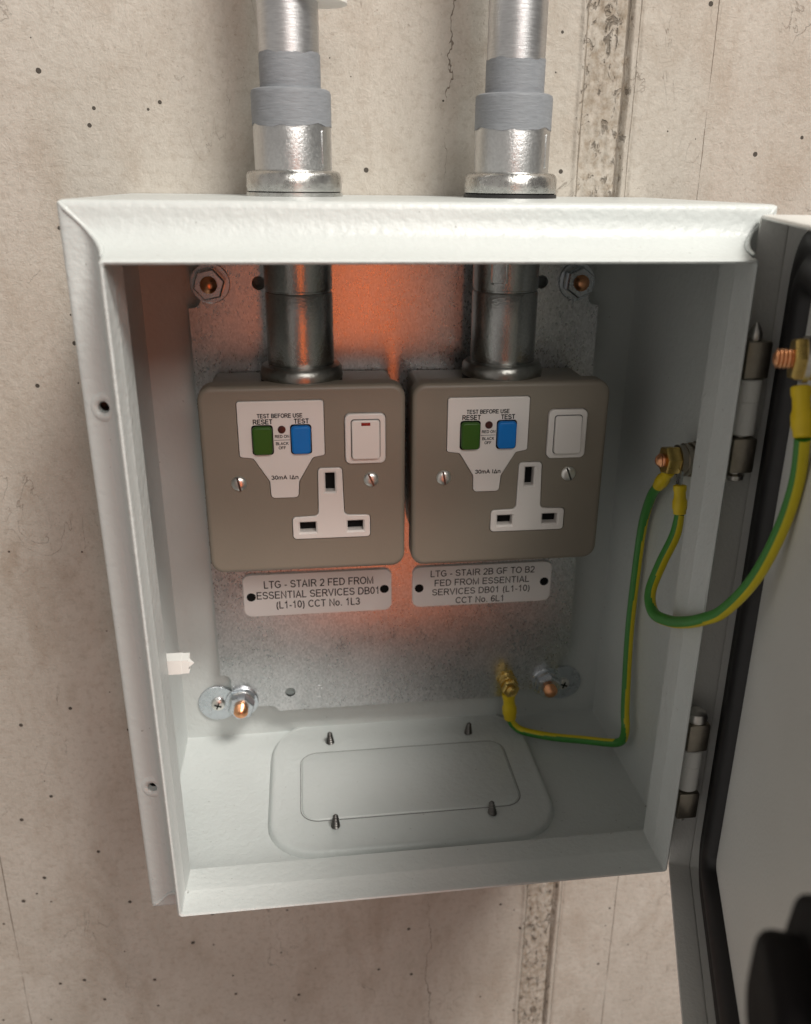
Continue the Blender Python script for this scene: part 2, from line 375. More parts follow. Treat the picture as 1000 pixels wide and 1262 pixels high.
GLYPH = {
 'L': (.58, [[(.1, 1), (.1, lo_), (.55, lo_)]]), 'T': (.64, [[(.32, 0), (.32, hi_)], [(.02, hi_), (.62, hi_)]]),
 'E': (.68, [[(.63, hi_), (.1, hi_), (.1, lo_), (.64, lo_)], [(.1, .52), (.59, .52)]]), 'F': (.62, [[(.6, hi_), (.1, hi_), (.1, 0)], [(.1, .5), (.53, .5)]]),
 'D': (.73, [[(.32, lo_), (.1, lo_), (.1, hi_), (.32, hi_)]+arc(.34, .5, .31, .435, 85, -85)+[(.32, lo_)]]),
 'A': (.68, [[(.04, 0), (.34, .94), (.64, 0)], [(.15, .32), (.53, .32)]]), 'I': (.28, [[(.14, 0), (.14, 1)]]),
 'R': (.73, [[(.1, 0), (.1, hi_), (.38, hi_)]+arc(.4, .715, .22, .22, 85, -85)+[(.1, .495)], [(.36, .495), (.46, .40), (.68, 0)]]),
 'S': (.67, [arc(.33, .715, .24, .22, 12, 235)+arc(.335, .285, .26, .22, 62, -172)]),
 'G': (.78, [arc(.40, .5, .325, .435, 42, 318, 22)+[(.68, .2), (.68, .46), (.41, .46)]]), 'C': (.73, [arc(.39, .5, .315, .435, 40, 320, 22)]),
 'O': (.79, [arc(.395, .5, .33, .435, 0, 360, 28)]), 'M': (.84, [[(.1, 0), (.1, .95), (.42, .07), (.74, .95), (.74, 0)]]),
 'N': (.72, [[(.1, 0), (.1, .95), (.62, .05), (.62, 1)]]), 'V': (.66, [[(.03, 1), (.33, .06), (.63, 1)]]),
 'B': (.68, [[(.36, .515), (.1, .515), (.1, hi_), (.34, hi_)]+arc(.36, .725, .2, .21, 85, -85)+[(.34, .515)], [(.1, .53), (.1, lo_), (.36, lo_)]+arc(.38, .29, .23, .225, -85, 85)+[(.3, .515)]]),
 'U': (.72, [[(.1, 1), (.1, .35)]+arc(.36, .33, .26, .265, 180, 360)+[(.62, 1)]]), 'K': (.68, [[(.1, 0), (.1, 1)], [(.62, 1), (.1, .42)], [(.28, .6), (.65, 0)]]),
 '0': (.56, [arc(.28, .5, .21, .435, 0, 360, 26)]), '1': (.56, [[(.1, .72), (.22, .8), (.32, .95), (.32, 0)]]),
 '2': (.56, [arc(.28, .69, .21, .245, 168, -25)+[(.36, .41), (.16, .22), (.07, lo_), (.52, lo_)]]),
 '3': (.56, [arc(.27, .72, .19, .215, 165, -75)+[(.24, .515)], [(.24, .515)]+arc(.27, .285, .22, .22, 75, -165)]),
 '6': (.56, [arc(.29, .31, .205, .245, 0, 360, 22), arc(.32, .5, .235, .435, 40, 200)]),
 '(': (.33, [arc(.45, .38, .32, .66, 125, 235)]), ')': (.33, [arc(-.12, .38, .32, .66, 55, -55)]), '-': (.34, [[(.03, .34), (.31, .34)]]), '.': (.28, [[(.14, 0), (.14, .13)]]),
 'o': (.56, [arc(.28, .36, .21, .30, 0, 360, 22)]), 'm': (.80, [[(.08, 0), (.08, .72)], arc(.235, .5, .155, .17, 180, 0)+[(.39, 0)], arc(.545, .5, .155, .17, 180, 0)+[(.70, 0)]]),
 'n': (.55, [[(.08, 0), (.08, .72)], arc(.27, .48, .19, .19, 180, 0)+[(.46, 0)]]), '\u0394': (.66, [[(.08, .05), (.33, .9), (.58, .05), (.08, .05)]]), ' ': (.28, [])}
def text_bm(s, x, z, width, height, d, stroke=.125, bm=None):
    """one line of grotesque lettering centred on x,z, drawn as pen strokes; width over all and cap height in mm, printed at depth d"""
    b = bm if bm is not None else bmesh.new(); gap = .055
    tot = sum(GLYPH[c][0]+gap for c in s)-gap; sx, sz = width/tot, height
    cx = x-width/2; hw = stroke*height/2
    for gi, c in enumerate(s):
        wd, paths = GLYPH[c]
        for pi, path in enumerate(paths):
            P = [Vector((cx+px_*sx, z+(pz-.5)*sz)) for px_, pz in path]; closed = (P[0]-P[-1]).length < 1e-4
            if closed: P = P[:-1]
            n = len(P); L, Rr = [], []
            for i in range(n):
                a = P[i-1] if (i or closed) else None; e = P[(i+1) % n] if (i < n-1 or closed) else None
                d0 = (P[i]-a).normalized() if a is not None else (e-P[i]).normalized(); d1 = (e-P[i]).normalized() if e is not None else d0
                t = (d0+d1); t = t.normalized() if t.length > 1e-6 else d0
                k = hw/max(.45, t.dot(d1)); nn = Vector((-t.y, t.x))*k; yy = -d-.004*pi
                L.append(b.verts.new((P[i].x+nn.x, yy, P[i].y+nn.y))); Rr.append(b.verts.new((P[i].x-nn.x, yy, P[i].y-nn.y)))
            for i in range(n if closed else n-1):
                j = (i+1) % n; b.faces.new((L[i], Rr[i], Rr[j], L[j]))
        cx += (wd+gap)*sx
    return b
def loft(rings, closed=True, bm=None, caps=(False, False)):
    b = bm if bm is not None else bmesh.new(); V = [[b.verts.new(p) for p in r] for r in rings]
    for p, q in zip(V, V[1:]):
        n = len(p)
        for i in range(n): b.faces.new((p[i], p[(i+1) % n], q[(i+1) % n], q[i]))
    if caps[0]: b.faces.new(V[0][::-1])
    if caps[1]: b.faces.new(V[-1])
    return b

# ------------------------------------------------------------------ the wall (shutter-marked concrete)
def build_wall():
    xs = [-1600, -600, -300, -150, 0, 40, 68] + [71+.7*i for i in range(82)] + [131, 160, 300, 600, 1600]
    zs = [-1400, -700, -400] + [-330+1.4*i for i in range(536)] + [480, 700, 1600]
    def disp(x, z):
        c = 100-.004*z; u = x-c
        wv = noise.noise((z*.02, 1.3, 0))*1.2; u += wv
        d = 0
        rough = max(0, 1-max(0, abs(u)-8.5)/2.5)
        f = .8*noise.fractal((x*.55, z*.16, 0), .9, 2.0, 5)+.7*noise.noise((x*.3, z*.03, 5))
        d += rough*(f*.9-.9)
        if f > .55: d -= rough*(f-.55)*2.0
        d += 1.3*math.exp(-((u+12.2)/1.1)**2)*(1+.5*noise.noise((0, z*.06, 2)))
        d += 1.5*math.exp(-((u-12.0)/.9)**2)*(1+.5*noise.noise((0, z*.05, 8)))
        d -= 1.8*math.exp(-((u-9.4)/.8)**2)
        d -= .9*math.exp(-((u-15.0)/.7)**2)
        d *= 1 if 69 < x < 129 else 0
        return d+.25*noise.noise((x*.05, z*.05, 3))
    b = bmesh.new(); V = [[b.verts.new((x, -disp(x, z), z)) for x in xs] for z in zs]
    for r0, r1 in zip(V, V[1:]):
        for i in range(len(xs)-1): b.faces.new((r0[i], r0[i+1], r1[i+1], r1[i]))
    me = bpy.data.meshes.new('wall'); b.to_mesh(me); b.free()
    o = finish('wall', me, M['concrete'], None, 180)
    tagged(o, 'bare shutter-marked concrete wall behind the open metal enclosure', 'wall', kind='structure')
build_wall()

# ------------------------------------------------------------------ enclosure
W, H = 250.0, 301.6
HX = W/2
enc = empty('metal_enclosure', (0, 0, 0), 'light grey steel wall enclosure with its hinged door standing open', 'enclosure')
def rr3(a, d, r, n=5, dz=0): return [Vector((x-max(0, min(1, (d-124)/8))*.8*(1 if x < 0 else .3) if a > 10 else x, -d, z)) for x, z in rrect(-HX+a, HX-a, a, H-a, r, n)]
prof = [(0, .3, 2.4), (0, 60, 2.4), (0, 123.6, 2.2), (.15, 124.9, 1.8), (.6, 125.8, 1.6), (1.4, 126.4, 1.5), (2.6, 126.6, 1.4), (5, 126.7, 1.4), (8, 127.2, 1.3), (10.5, 128.5, 1.3),
        (12.6, 130.8, 1.2), (14.3, 134.3, 1.1), (15.5, 138.6, 1.1), (16.3, 142.8, 1.2), (16.7, 145.5, 1.4), (16.8, 148.2, 1.6), (17.1, 149.3, 1.6), (17.7, 149.8, 1.4), (18.3, 149.4, 1.2), (18.6, 148.3, 1.0),
        (18.5, 137.7, .8), (18.75, 137.2, .8), (18.8, 136.6, .8), (18.6, 124.2, .6), (17.9, 123.6, .6), (10, 124.0, .6), (3, 124.0, .6), (1.9, 123.2, .6), (1.5, 121.5, .8), (1.5, 60, .8), (1.5, 3.2, .8), (2.2, 2.2, .8)]
bm = loft([rr3(a, d, r) for a, d, r in prof], caps=(True, True))
body = obj('body', bm, M['paint'], enc, 42)
# weld bead along each mitre of the front frame
for sx in (-1, 1):
    for top in (1, 0):
        pts = []
        for a, d in ((.9, 125.9), (3, 127.0), (6, 127.3), (9, 128.3), (12, 130.8), (14.3, 135.2), (15.4, 139.5), (16.1, 144)):
            pts.append((sx*(HX-a), -d+.7, H-a if top else a))
        obj('weld_bead', tube(pts, [.6, 1.0, .8, .7, 1.0, 1.2, .9, .5], 10, 6), M['paint'], enc, 60)
# dimpled holes in the closing side of the frame, white plugs on that side wall
boolean_cut(body, [lathe([(2.1, -6), (2.1, 6)], (-117.6, -126.0, z), (0, -1, 0), 20) for z in (232.7, 67.7)])
for z in (232.7, 67.7):
    rings = [[Vector((-117.6+r*math.cos(2*math.pi*i/32), -126.7-h-.2*r*math.cos(2*math.pi*i/32), z+r*math.sin(2*math.pi*i/32))) for i in range(32)] for r, h in ((5.4, .45), (4.9, .75), (4.2, 1.15), (3.4, 1.2), (2.7, .9), (2.15, .4), (2.05, -2.5))]
    hd = obj('hole_dimple', loft(rings), M['paint'], enc, 60)
    obj('threaded_insert', lathe([(3.0, -9), (3.0, -2.2), (2.1, -2.2), (2.1, -8), (0, -8)], (-117.6, -126.0, z), (0, -1, 0), 24), M['darksteel'], hd)
def plug(z, x1, y, r, nm='white_plug'):
    b = bmesh.new(); lathe([(r, 0), (r, x1-5), (0, x1)], (-123.4, y, z), (1, 0, 0), 4, b, rot=R(45))
    return obj(nm, b, M['wplastic'], enc, 25)
plug(119.3, 26.0, -114, 4.6)

# gland plate embossing in the floor
def floor_ring(a, z, r): return [Vector((x, y, z)) for x, y in rrect(-75+a, 75.5-a, -107+a, -4+a*.9, r, 8)]
gp = loft([floor_ring(.4, 1.2, 26), floor_ring(.7, 1.7, 25.5), floor_ring(1.7, 3.6, 24.5), floor_ring(2.4, 4.25, 24), floor_ring(3.4, 4.55, 23.5), floor_ring(5, 4.3, 22.5), floor_ring(8, 4.2, 20)], caps=(False, True))
gland = obj('gland_plate', gp, M['paint'], enc, 50)
def ring2(a, z, r): return [Vector((x, y, z)) for x, y in rrect(-57+a, 58-a, -83+a, -28.5-a, r, 7)]
obj('cover_panel', loft([ring2(-.45, 4.15, 9.5), ring2(-.45, 4.35, 9.5), ring2(0, 4.35, 9), ring2(.05, 4.25, 9), ring2(.3, 4.8, 8.8), ring2(1, 5.0, 8.4)], caps=(False, True)), M['paint'], gland, 50)
obj('cover_gap_shade', loft([ring2(-.75, 4.28, 9.6), ring2(-.72, 4.41, 9.6), ring2(-.38, 4.41, 9.3), ring2(-.35, 4.3, 9.3)], caps=(False, False)), M['ring'], gland, 50)  # grey ring paints in the shade along the cover's recessed edge
for x, y in ((-40.3, -19.3), (40.8, -19.4), (-40.1, -88.5), (40.6, -88.2)):
    pr = [(2.3, 0)]
    for k in range(5): rr = 2.35-.22*k; pr += [(rr*.66, .25+1.5*k), (rr, .9+1.5*k), (rr*.66, 1.45+1.5*k)]
    pr += [(.6, 7.9), (0, 8.4)]
    obj('gland_screw', lathe(pr, (x, y, 4.1), (random.uniform(-.1, .1), random.uniform(-.1, .1), 1), 18), M['darksteel'], enc)

# white plastic plugs through the closing side
def plug(z, x1, y, r, nm='white_plug'):
    b = bmesh.new(); lathe([(r, 0), (r, 24), (r*.98, x1-4.5-24+24), (0, x1)], (-123.4, y, z), (1, 0, 0), 4, b, rot=R(45))
    return obj(nm, b, M['wplastic'], enc, 25)
plug(119.3, 25.6, -114, 4.4)

# mounting plate with stepped corners
def corner(sx, sz):   # path from the side edge to the top/bottom edge, seen at the lower left
    pts = [(-99.9, 50.5), (-97.5, 50.3), (-95.6, 49.4), (-94.4, 47.6), (-94.4, 38), (-92, 33), (-86.5, 28.6), (-73.5, 28.6), (-71.2, 28), (-69.6, 26.4), (-68.6, 24.9)]
    c = [(x, z-150.8) for x, z in pts]
    return [(sx*-x if sx > 0 else x, (z*-1 if sz > 0 else z)+150.8) for x, z in c]
outl = corner(-1, -1)+corner(1, -1)[::-1]+corner(1, 1)+corner(-1, 1)[::-1]
mp_ = sheet(outl, [circle(-61.9, 36.9, 2.9), circle(-66.8, 262.6, 3.2), circle(70, 262.6, 3.2)], 12, 14, 'mounting_plate', M['galv'], enc)
# pressed earth mark on the plate
b = bmesh.new()
for z_, hw in ((39.3, 2.3), (36.5, 1.7), (34.0, .9)): box(-45.9-hw*0+(z_-36.5)*.0-.2+(z_-36.5)*.55, -45.7+(z_-36.5)*.55, -14.25, -13.9, 36.3-hw, 36.3+hw, bm=b)
lathe([(4.0, 0), (4.0, .22), (3.75, .22), (3.75, 0)], (-45.9, -13.95, 36.3), (0, -1, 0), 32, b)
obj('earth_mark', b, M['galv'], mp_)

# studs, washers and nuts holding the plate; penny washers at the lower pair
for x, z, low in ((-89.2, 33.0, 1), (87.7, 33.2, 1), (-89.1, 262.8, 0), (87.5, 262.9, 0)):
    base = 14.05
    nut = obj('plate_nut', hexnut((x, -base-2.0, z), (0, -1, 0), 6.2, 13.0, rot=R(12 if x < 0 else 24)), M['zinc'], enc)
    obj('washer', lathe([(9.2, 0), (9.3, .3), (9.2, 1.2), (8.9, 1.45), (4, 1.45)], (x, -base, z), (0, -1, 0), 40), M['zinc'], nut)
    obj('washer', lathe([(6.9, 1.5), (7.0, 1.8), (6.9, 2.1), (4, 2.1)], (x, -base, z), (0, -1, 0), 36), M['bright'], nut)
    obj('stud', thread((x, -base-6, z), (0, -1, 0), 3.9, 7.8 if low else 5.5, 1.15, 2.2), M['copper'], nut)
for x, z, c in ((-103.8, 25.6, 1), (101.6, 24.6, 0)):
    ws = obj('penny_washer', lathe([(11.2, 0), (11.3, .3), (11.2, 1.2), (10.9, 1.5), (2.4, 1.5)], (x, -2.4, z), (0, -1, 0), 44), M['zinc'], enc)
    sb = lathe([(4.0, 0), (4.0, .7), (3.5, 1.7), (2.2, 2.4), (0, 2.6)], (x, -3.9, z), (0, -1, 0), 26)
    sh = obj('screw', sb, M['bright'], ws)
    cr = bmesh.new()
    for a in (20, 110):
        q = box(-2.1, 2.1, -.3, .3, -.4, .4)
        bmesh.ops.rotate(q, verts=q.verts, cent=(0, 0, 0), matrix=Matrix.Rotation(R(a), 3, 'Y')); bmesh.ops.translate(q, verts=q.verts, vec=(x, -6.5, z)); merge(cr, q)
    obj('cross_recess', cr, M['dark'], ws)

# brass earth bolt on the plate
eb = obj('earth_bolt', hexnut((63.4, -23.0, 37.2), (0, -1, 0), 4.6, 8.6, rot=R(8)), M['brass'], enc)
obj('washer', lathe([(5.2, 0), (5.3, .3), (5.2, 1.1), (4.9, 1.3), (4.9, 2.2), (5.1, 2.3), (5.1, 3.4), (4.6, 3.6), (4.6, 5.4), (5.2, 5.5), (5.2, 6.7), (3, 6.9)], (63.4, -16.1, 37.2), (0, -1, 0), 32), M['brass'], eb)
obj('stud', thread((63.4, -27.0, 37.2), (0, -1, 0), 2.9, 2.6, .8, .8), M['brass'], eb)
lathe_b = lathe([(6, 0), (6, 2.0)], (63.4, -14.05, 37.2), (0, -1, 0), 6); obj('bolt_collar', lathe_b, M['brass'], eb)

# earth stud through the hinge side wall
es = obj('side_earth_stud', hexnut((113.6, -94, 195.3), (-1, 0, 0), 6.2, 11.5, rot=R(14)), M['brass'], enc)
obj('stud', thread((108.4, -94, 195.3), (-1, 0, 0), 3.1, 4.6, 1.1, 1.6), M['copper'], es)
obj('washer', lathe([(8.0, 0), (8.1, .4), (8.0, 1.5), (7.2, 1.7), (7.2, 2.6), (7.6, 2.7), (7.6, 4.0), (6.6, 4.2), (6.6, 5.4), (7.3, 5.5), (7.3, 7.0), (6.7, 7.2), (6.7, 9.8), (4, 9.9)], (123.5, -94, 195.3), (-1, 0, 0), 36), M['steel'], es)

# ------------------------------------------------------------------ door
TH = R(70.6); DH = Vector((128.7, -130.5, 0)); DU = Vector((-math.cos(TH), -math.sin(TH), 0)); DN = Vector((-math.sin(TH), math.cos(TH), 0))
def dm(s, t, z): return DH+DU*s+DN*t+Vector((-2.2*z/298, 0, z))     # the door hangs a touch out of plumb
DW, DZ0, DZ1, TS = 247.0, .1, 298.3, -7.0
def dring(a, t, r, n=5): return [dm(s, t, z) for s, z in rrect(a, DW-a, DZ0+a, DZ1-a, max(r, .2), n)]
door = obj('door', loft([dring(2, TS-1.6, 2), dring(.6, TS-1.4, 2), dring(0, TS-.2, 2), dring(0, 7.6, 2), dring(.3, 9.2, 2), dring(.9, 9.6, 1.8), dring(1.5, 9.2, 1.4), dring(1.7, .5, 1.3), dring(1.6, .1, 1.3), dring(.75, 0, 1.3), dring(.75, -.35, 1.3), dring(1.4, -.5, 1.3), dring(1.4, TS+.6, 1.3), dring(2, TS, 1.2)], caps=(True, True)), M['door'], enc, 42)
gk = loft([dring(2.4, TS+.02, 20, 8), dring(2.7, TS+2.5, 20, 8), dring(4.6, TS+4.2, 19, 8), dring(8, TS+4.9, 17, 8), dring(10.5, TS+4.2, 15, 8), dring(12.2, TS+3.4, 13, 8), dring(14, TS+4.4, 12, 8), dring(17, TS+5.6, 9, 8), dring(20, TS+5.2, 7, 8), dring(23.2, TS+3.2, 5, 8), dring(24.2, TS+.02, 4.5, 8)])
obj('gasket', gk, M['rubber'], door, 60)
# door earth stud
ds, dz = 55.0, 257.0
st = obj('door_earth_stud', hexnut(dm(ds, -4.6, dz), DN, 7.4, 12.5, rot=R(10)), M['brass'], door)
b = thread(dm(ds, 1.8, dz), DN, 3.3, 6.6, 1.2, 1.6)
o_ = obj('stud_tip', b, M['copper'], door)
b = lathe([(7.5, 0), (7.5, 1.6), (6.2, 1.7), (6.2, 4.6), (7.4, 4.7), (7.4, 6.4), (4, 6.6)], dm(ds, TS, dz), DN, 32); obj('stud_washer', b, M['bright'], door)
# quarter-turn lock on the opening edge
ls, lz = 224.0, 150.0
b = lathe([(15, 0), (15, 2), (13, 3), (13, 28), (12, 30), (9, 31), (9, 36), (7.5, 38), (0, 38.5)], dm(ls, TS, lz), DN, 32)
obj('lock_body', b, M['lock'], door)
def dprism(pts, t0, t1, bev):
    q = prism(pts, t0, t1, bev, 3)
    for v in q.verts: v.co = dm(v.co.x, -v.co.y, v.co.z)
    return q
obj('lock_cam', dprism(rpoly([(ls-20, lz-16), (ls+14, lz-16), (ls+14, lz+41), (ls-8, lz+43), (ls-20, lz+32), (ls-23, lz+16), (ls-16, lz+13), (ls-15, lz+6)], [4, 6, 10, 12, 8, 2, 3, 3]), 10, 18, 2), M['lock'], door)
obj('lock_grip', dprism(rrect(ls-16, ls+10, lz+6, lz+31, 9, 6), 17.5, 25, 2.5), M['lock'], door)
obj('lock_spring', dprism(rrect(ls-27, ls-12, lz-26, lz-4, 3, 3), 4, 10.5, 1.5), M['lockgrey'], door)

# hinges
for z0, flip in ((203.0, 0), (38.5, 1)):
    x, y = 116.4, -138.6
    hg = obj('hinge', box(x-4.6, x+4.8, y-5, y+5, z0+2.6, z0+16.2, .7, 2), M['steel'], enc)
    obj('knuckle', box(x-4.6, x+4.8, y-5, y+5, z0+39, z0+52.5, .7, 2), M['steel'], hg)
    obj('barrel', lathe([(4.6, 0), (5.1, .5), (5.1, 12.7), (4.9, 12.9), (5.1, 13.1), (5.1, 20.7), (4.6, 21.2)], (x, y, z0+17.2), (0, 0, 1), 30), M['door'], hg)
    obj('leaf', box(x, x+9, y+2.5, y+4.2, z0+18, z0+38, .4), M['door'], hg)
    if not flip:
        pin = lathe([(2.4, -54), (3.6, -53.3), (3.9, -51.6), (2.4, -51), (2.4, 0), (2.5, .3), (2.4, 2.6), (1.4, 5.0), (.4, 6.3), (0, 6.5)], (x, y, z0+52.5), (0, 0, 1), 22)
    else:
        pin = lathe([(0, -54.6), (1.4, -54), (1.8, -52.4), (1.6, -51), (2.4, -50), (2.4, 0), (4.6, .2), (4.8, 2.0), (4.0, 4.0), (2.2, 5.0), (0, 5.3)], (x, y, z0+52.5), (0, 0, 1), 24)
    obj('pin', pin, M['bright'], hg)

# ------------------------------------------------------------------ conduits
def conduit(x, label, tape, window):
    g = empty('conduit', (x, -40, 221), label, 'conduit', 'steel conduits entering the enclosure top')
    ax = (0, 0, 1)
    jit = lambda ph, a: (lambda t: a*(math.sin(3*t+ph)+.7*math.sin(7*t+ph*2)+.5*math.sin(13*t)))
    obj('pipe', lathe([(12.2, 341), (12.2, 520)], (x, -40, 0), ax, 56), M['pipe'], g)
    obj('coupling', lathe([(15.7, 311), (16.2, 311.5), (16.2, 340.8), (15.9, 341.7), (14.8, 342.2), (12.3, 342.3)], (x, -40, 0), ax, 64), M['cast'], g)
    obj('bush', lathe([(19.0, 303), (20.0, 303.6), (20.2, 306), (20.0, 309.6), (19.3, 311), (18.2, 311.6), (16.2, 311.9)], (x, -40, 0), ax, 64), M['bush'], g)
    obj('bush_seal', lathe([(20.4, 301.6), (20.4, 303.1)], (x, -40, 0), ax, 48), M['rubber'] if window else M['bush'], g)
    # grey zinc paint brushed over the joint
    n = 64
    def band(r, z0, z1, a0, a1, ph):
        b = bmesh.new(); R0, R1 = [], []
        rows = []
        for k in range(5):
            row = []
            for i in range(n):
                t = 2*math.pi*i/n; f = k/4
                zz = z0+(z1-z0)*f+(jit(ph, a0)(t) if k == 0 else 0)+(jit(ph+1, a1)(t) if k == 4 else 0)
                rr = r+.06*noise.noise((t*3, zz*.4, ph))
                row.append(b.verts.new((x+rr*math.cos(t), -40+rr*math.sin(t), zz)))
            rows.append(row)
        for p, q in zip(rows, rows[1:]):
            for i in range(n): b.faces.new((p[i], p[(i+1) % n], q[(i+1) % n], q[i]))
        return b
    b = band(12.45, 342.2, 355.2, 0, .35, x); merge(b, band(16.4, 328.5, 341.0, .45, 0, x+2))
    merge(b, lathe([(16.35, 340.6), (16.1, 341.9), (15.0, 342.45), (12.4, 342.5)], (x, -40, 0), ax, n))
    obj('paint_band', b, M['zincpaint'], g, 50)
    # inside the enclosure
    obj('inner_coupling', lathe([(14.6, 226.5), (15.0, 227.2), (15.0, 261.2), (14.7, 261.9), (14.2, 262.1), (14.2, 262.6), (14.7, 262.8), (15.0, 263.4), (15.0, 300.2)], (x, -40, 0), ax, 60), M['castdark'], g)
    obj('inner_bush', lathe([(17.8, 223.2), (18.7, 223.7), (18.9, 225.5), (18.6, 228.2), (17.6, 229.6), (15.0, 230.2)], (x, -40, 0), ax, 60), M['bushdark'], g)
    obj('inner_seal', lathe([(18.6, 219.4), (18.6, 223.3)], (x, -40, 0), ax, 40), M['rubber'], g)
    if window:
        b = bmesh.new(); pts = rrect(x-9.5, x-2.5, 265.5, 279, 1.2, 4)
        fr = []
        for px_, pz in pts: fr.append(Vector((px_, -40-math.sqrt(15.35**2-(px_-x)**2), pz)))
        fi = [Vector((x-6+(p.x-(x-6))*.84, p.y-.05, 272.25+(p.z-272.25)*.9)) for p in fr]
        loft([[p+Vector((0, .6, 0)) for p in fr], fr, fi, [p+Vector((0, .5, 0)) for p in fi]], bm=b, caps=(False, True))
        obj('stamped_mark', b, M['castdark'], g)
    # raised weld strip on the side of the outer coupling
    b = bmesh.new(); a0 = R(-38)
    for dz in (0,):
        pts = []
        for px_, pz in rrect(-1.3, 1.3, 313.5, 327, .8, 3):
            a = a0+px_/16.2; pts.append((x+16.55*math.cos(a), -40+16.55*math.sin(a), pz))
        loft([[Vector(p)*1 for p in pts], [Vector((x+(p[0]-x)*.975, -40+(p[1]+40)*.975, p[2])) for p in pts]], bm=b, caps=(True, False))
    obj('weld_strip', b, M['cast'], g)
    if tape:
        b = lathe([(12.5, 374), (12.6, 374.1), (12.6, 381.0), (12.5, 381.2)], (x, -40, 0), (0.03, 0, 1), 48)
        t_ = obj('tape_collar', b, M['tape'], g)
        b = box(x+1, x+9, -53.2, -52.4, 373.2, 376.2, .3); merge(b, box(x-7, x+2, -53.4, -52.5, 374.3, 378, .3)); obj('tape_end', b, M['tape'], t_)
conduit(-48.2, 'galvanised conduit with white tape near its top, entering above the left socket', True, False)
conduit(45.8, 'galvanised conduit with dark seal under its bush, beside the rough wall seam', False, True)

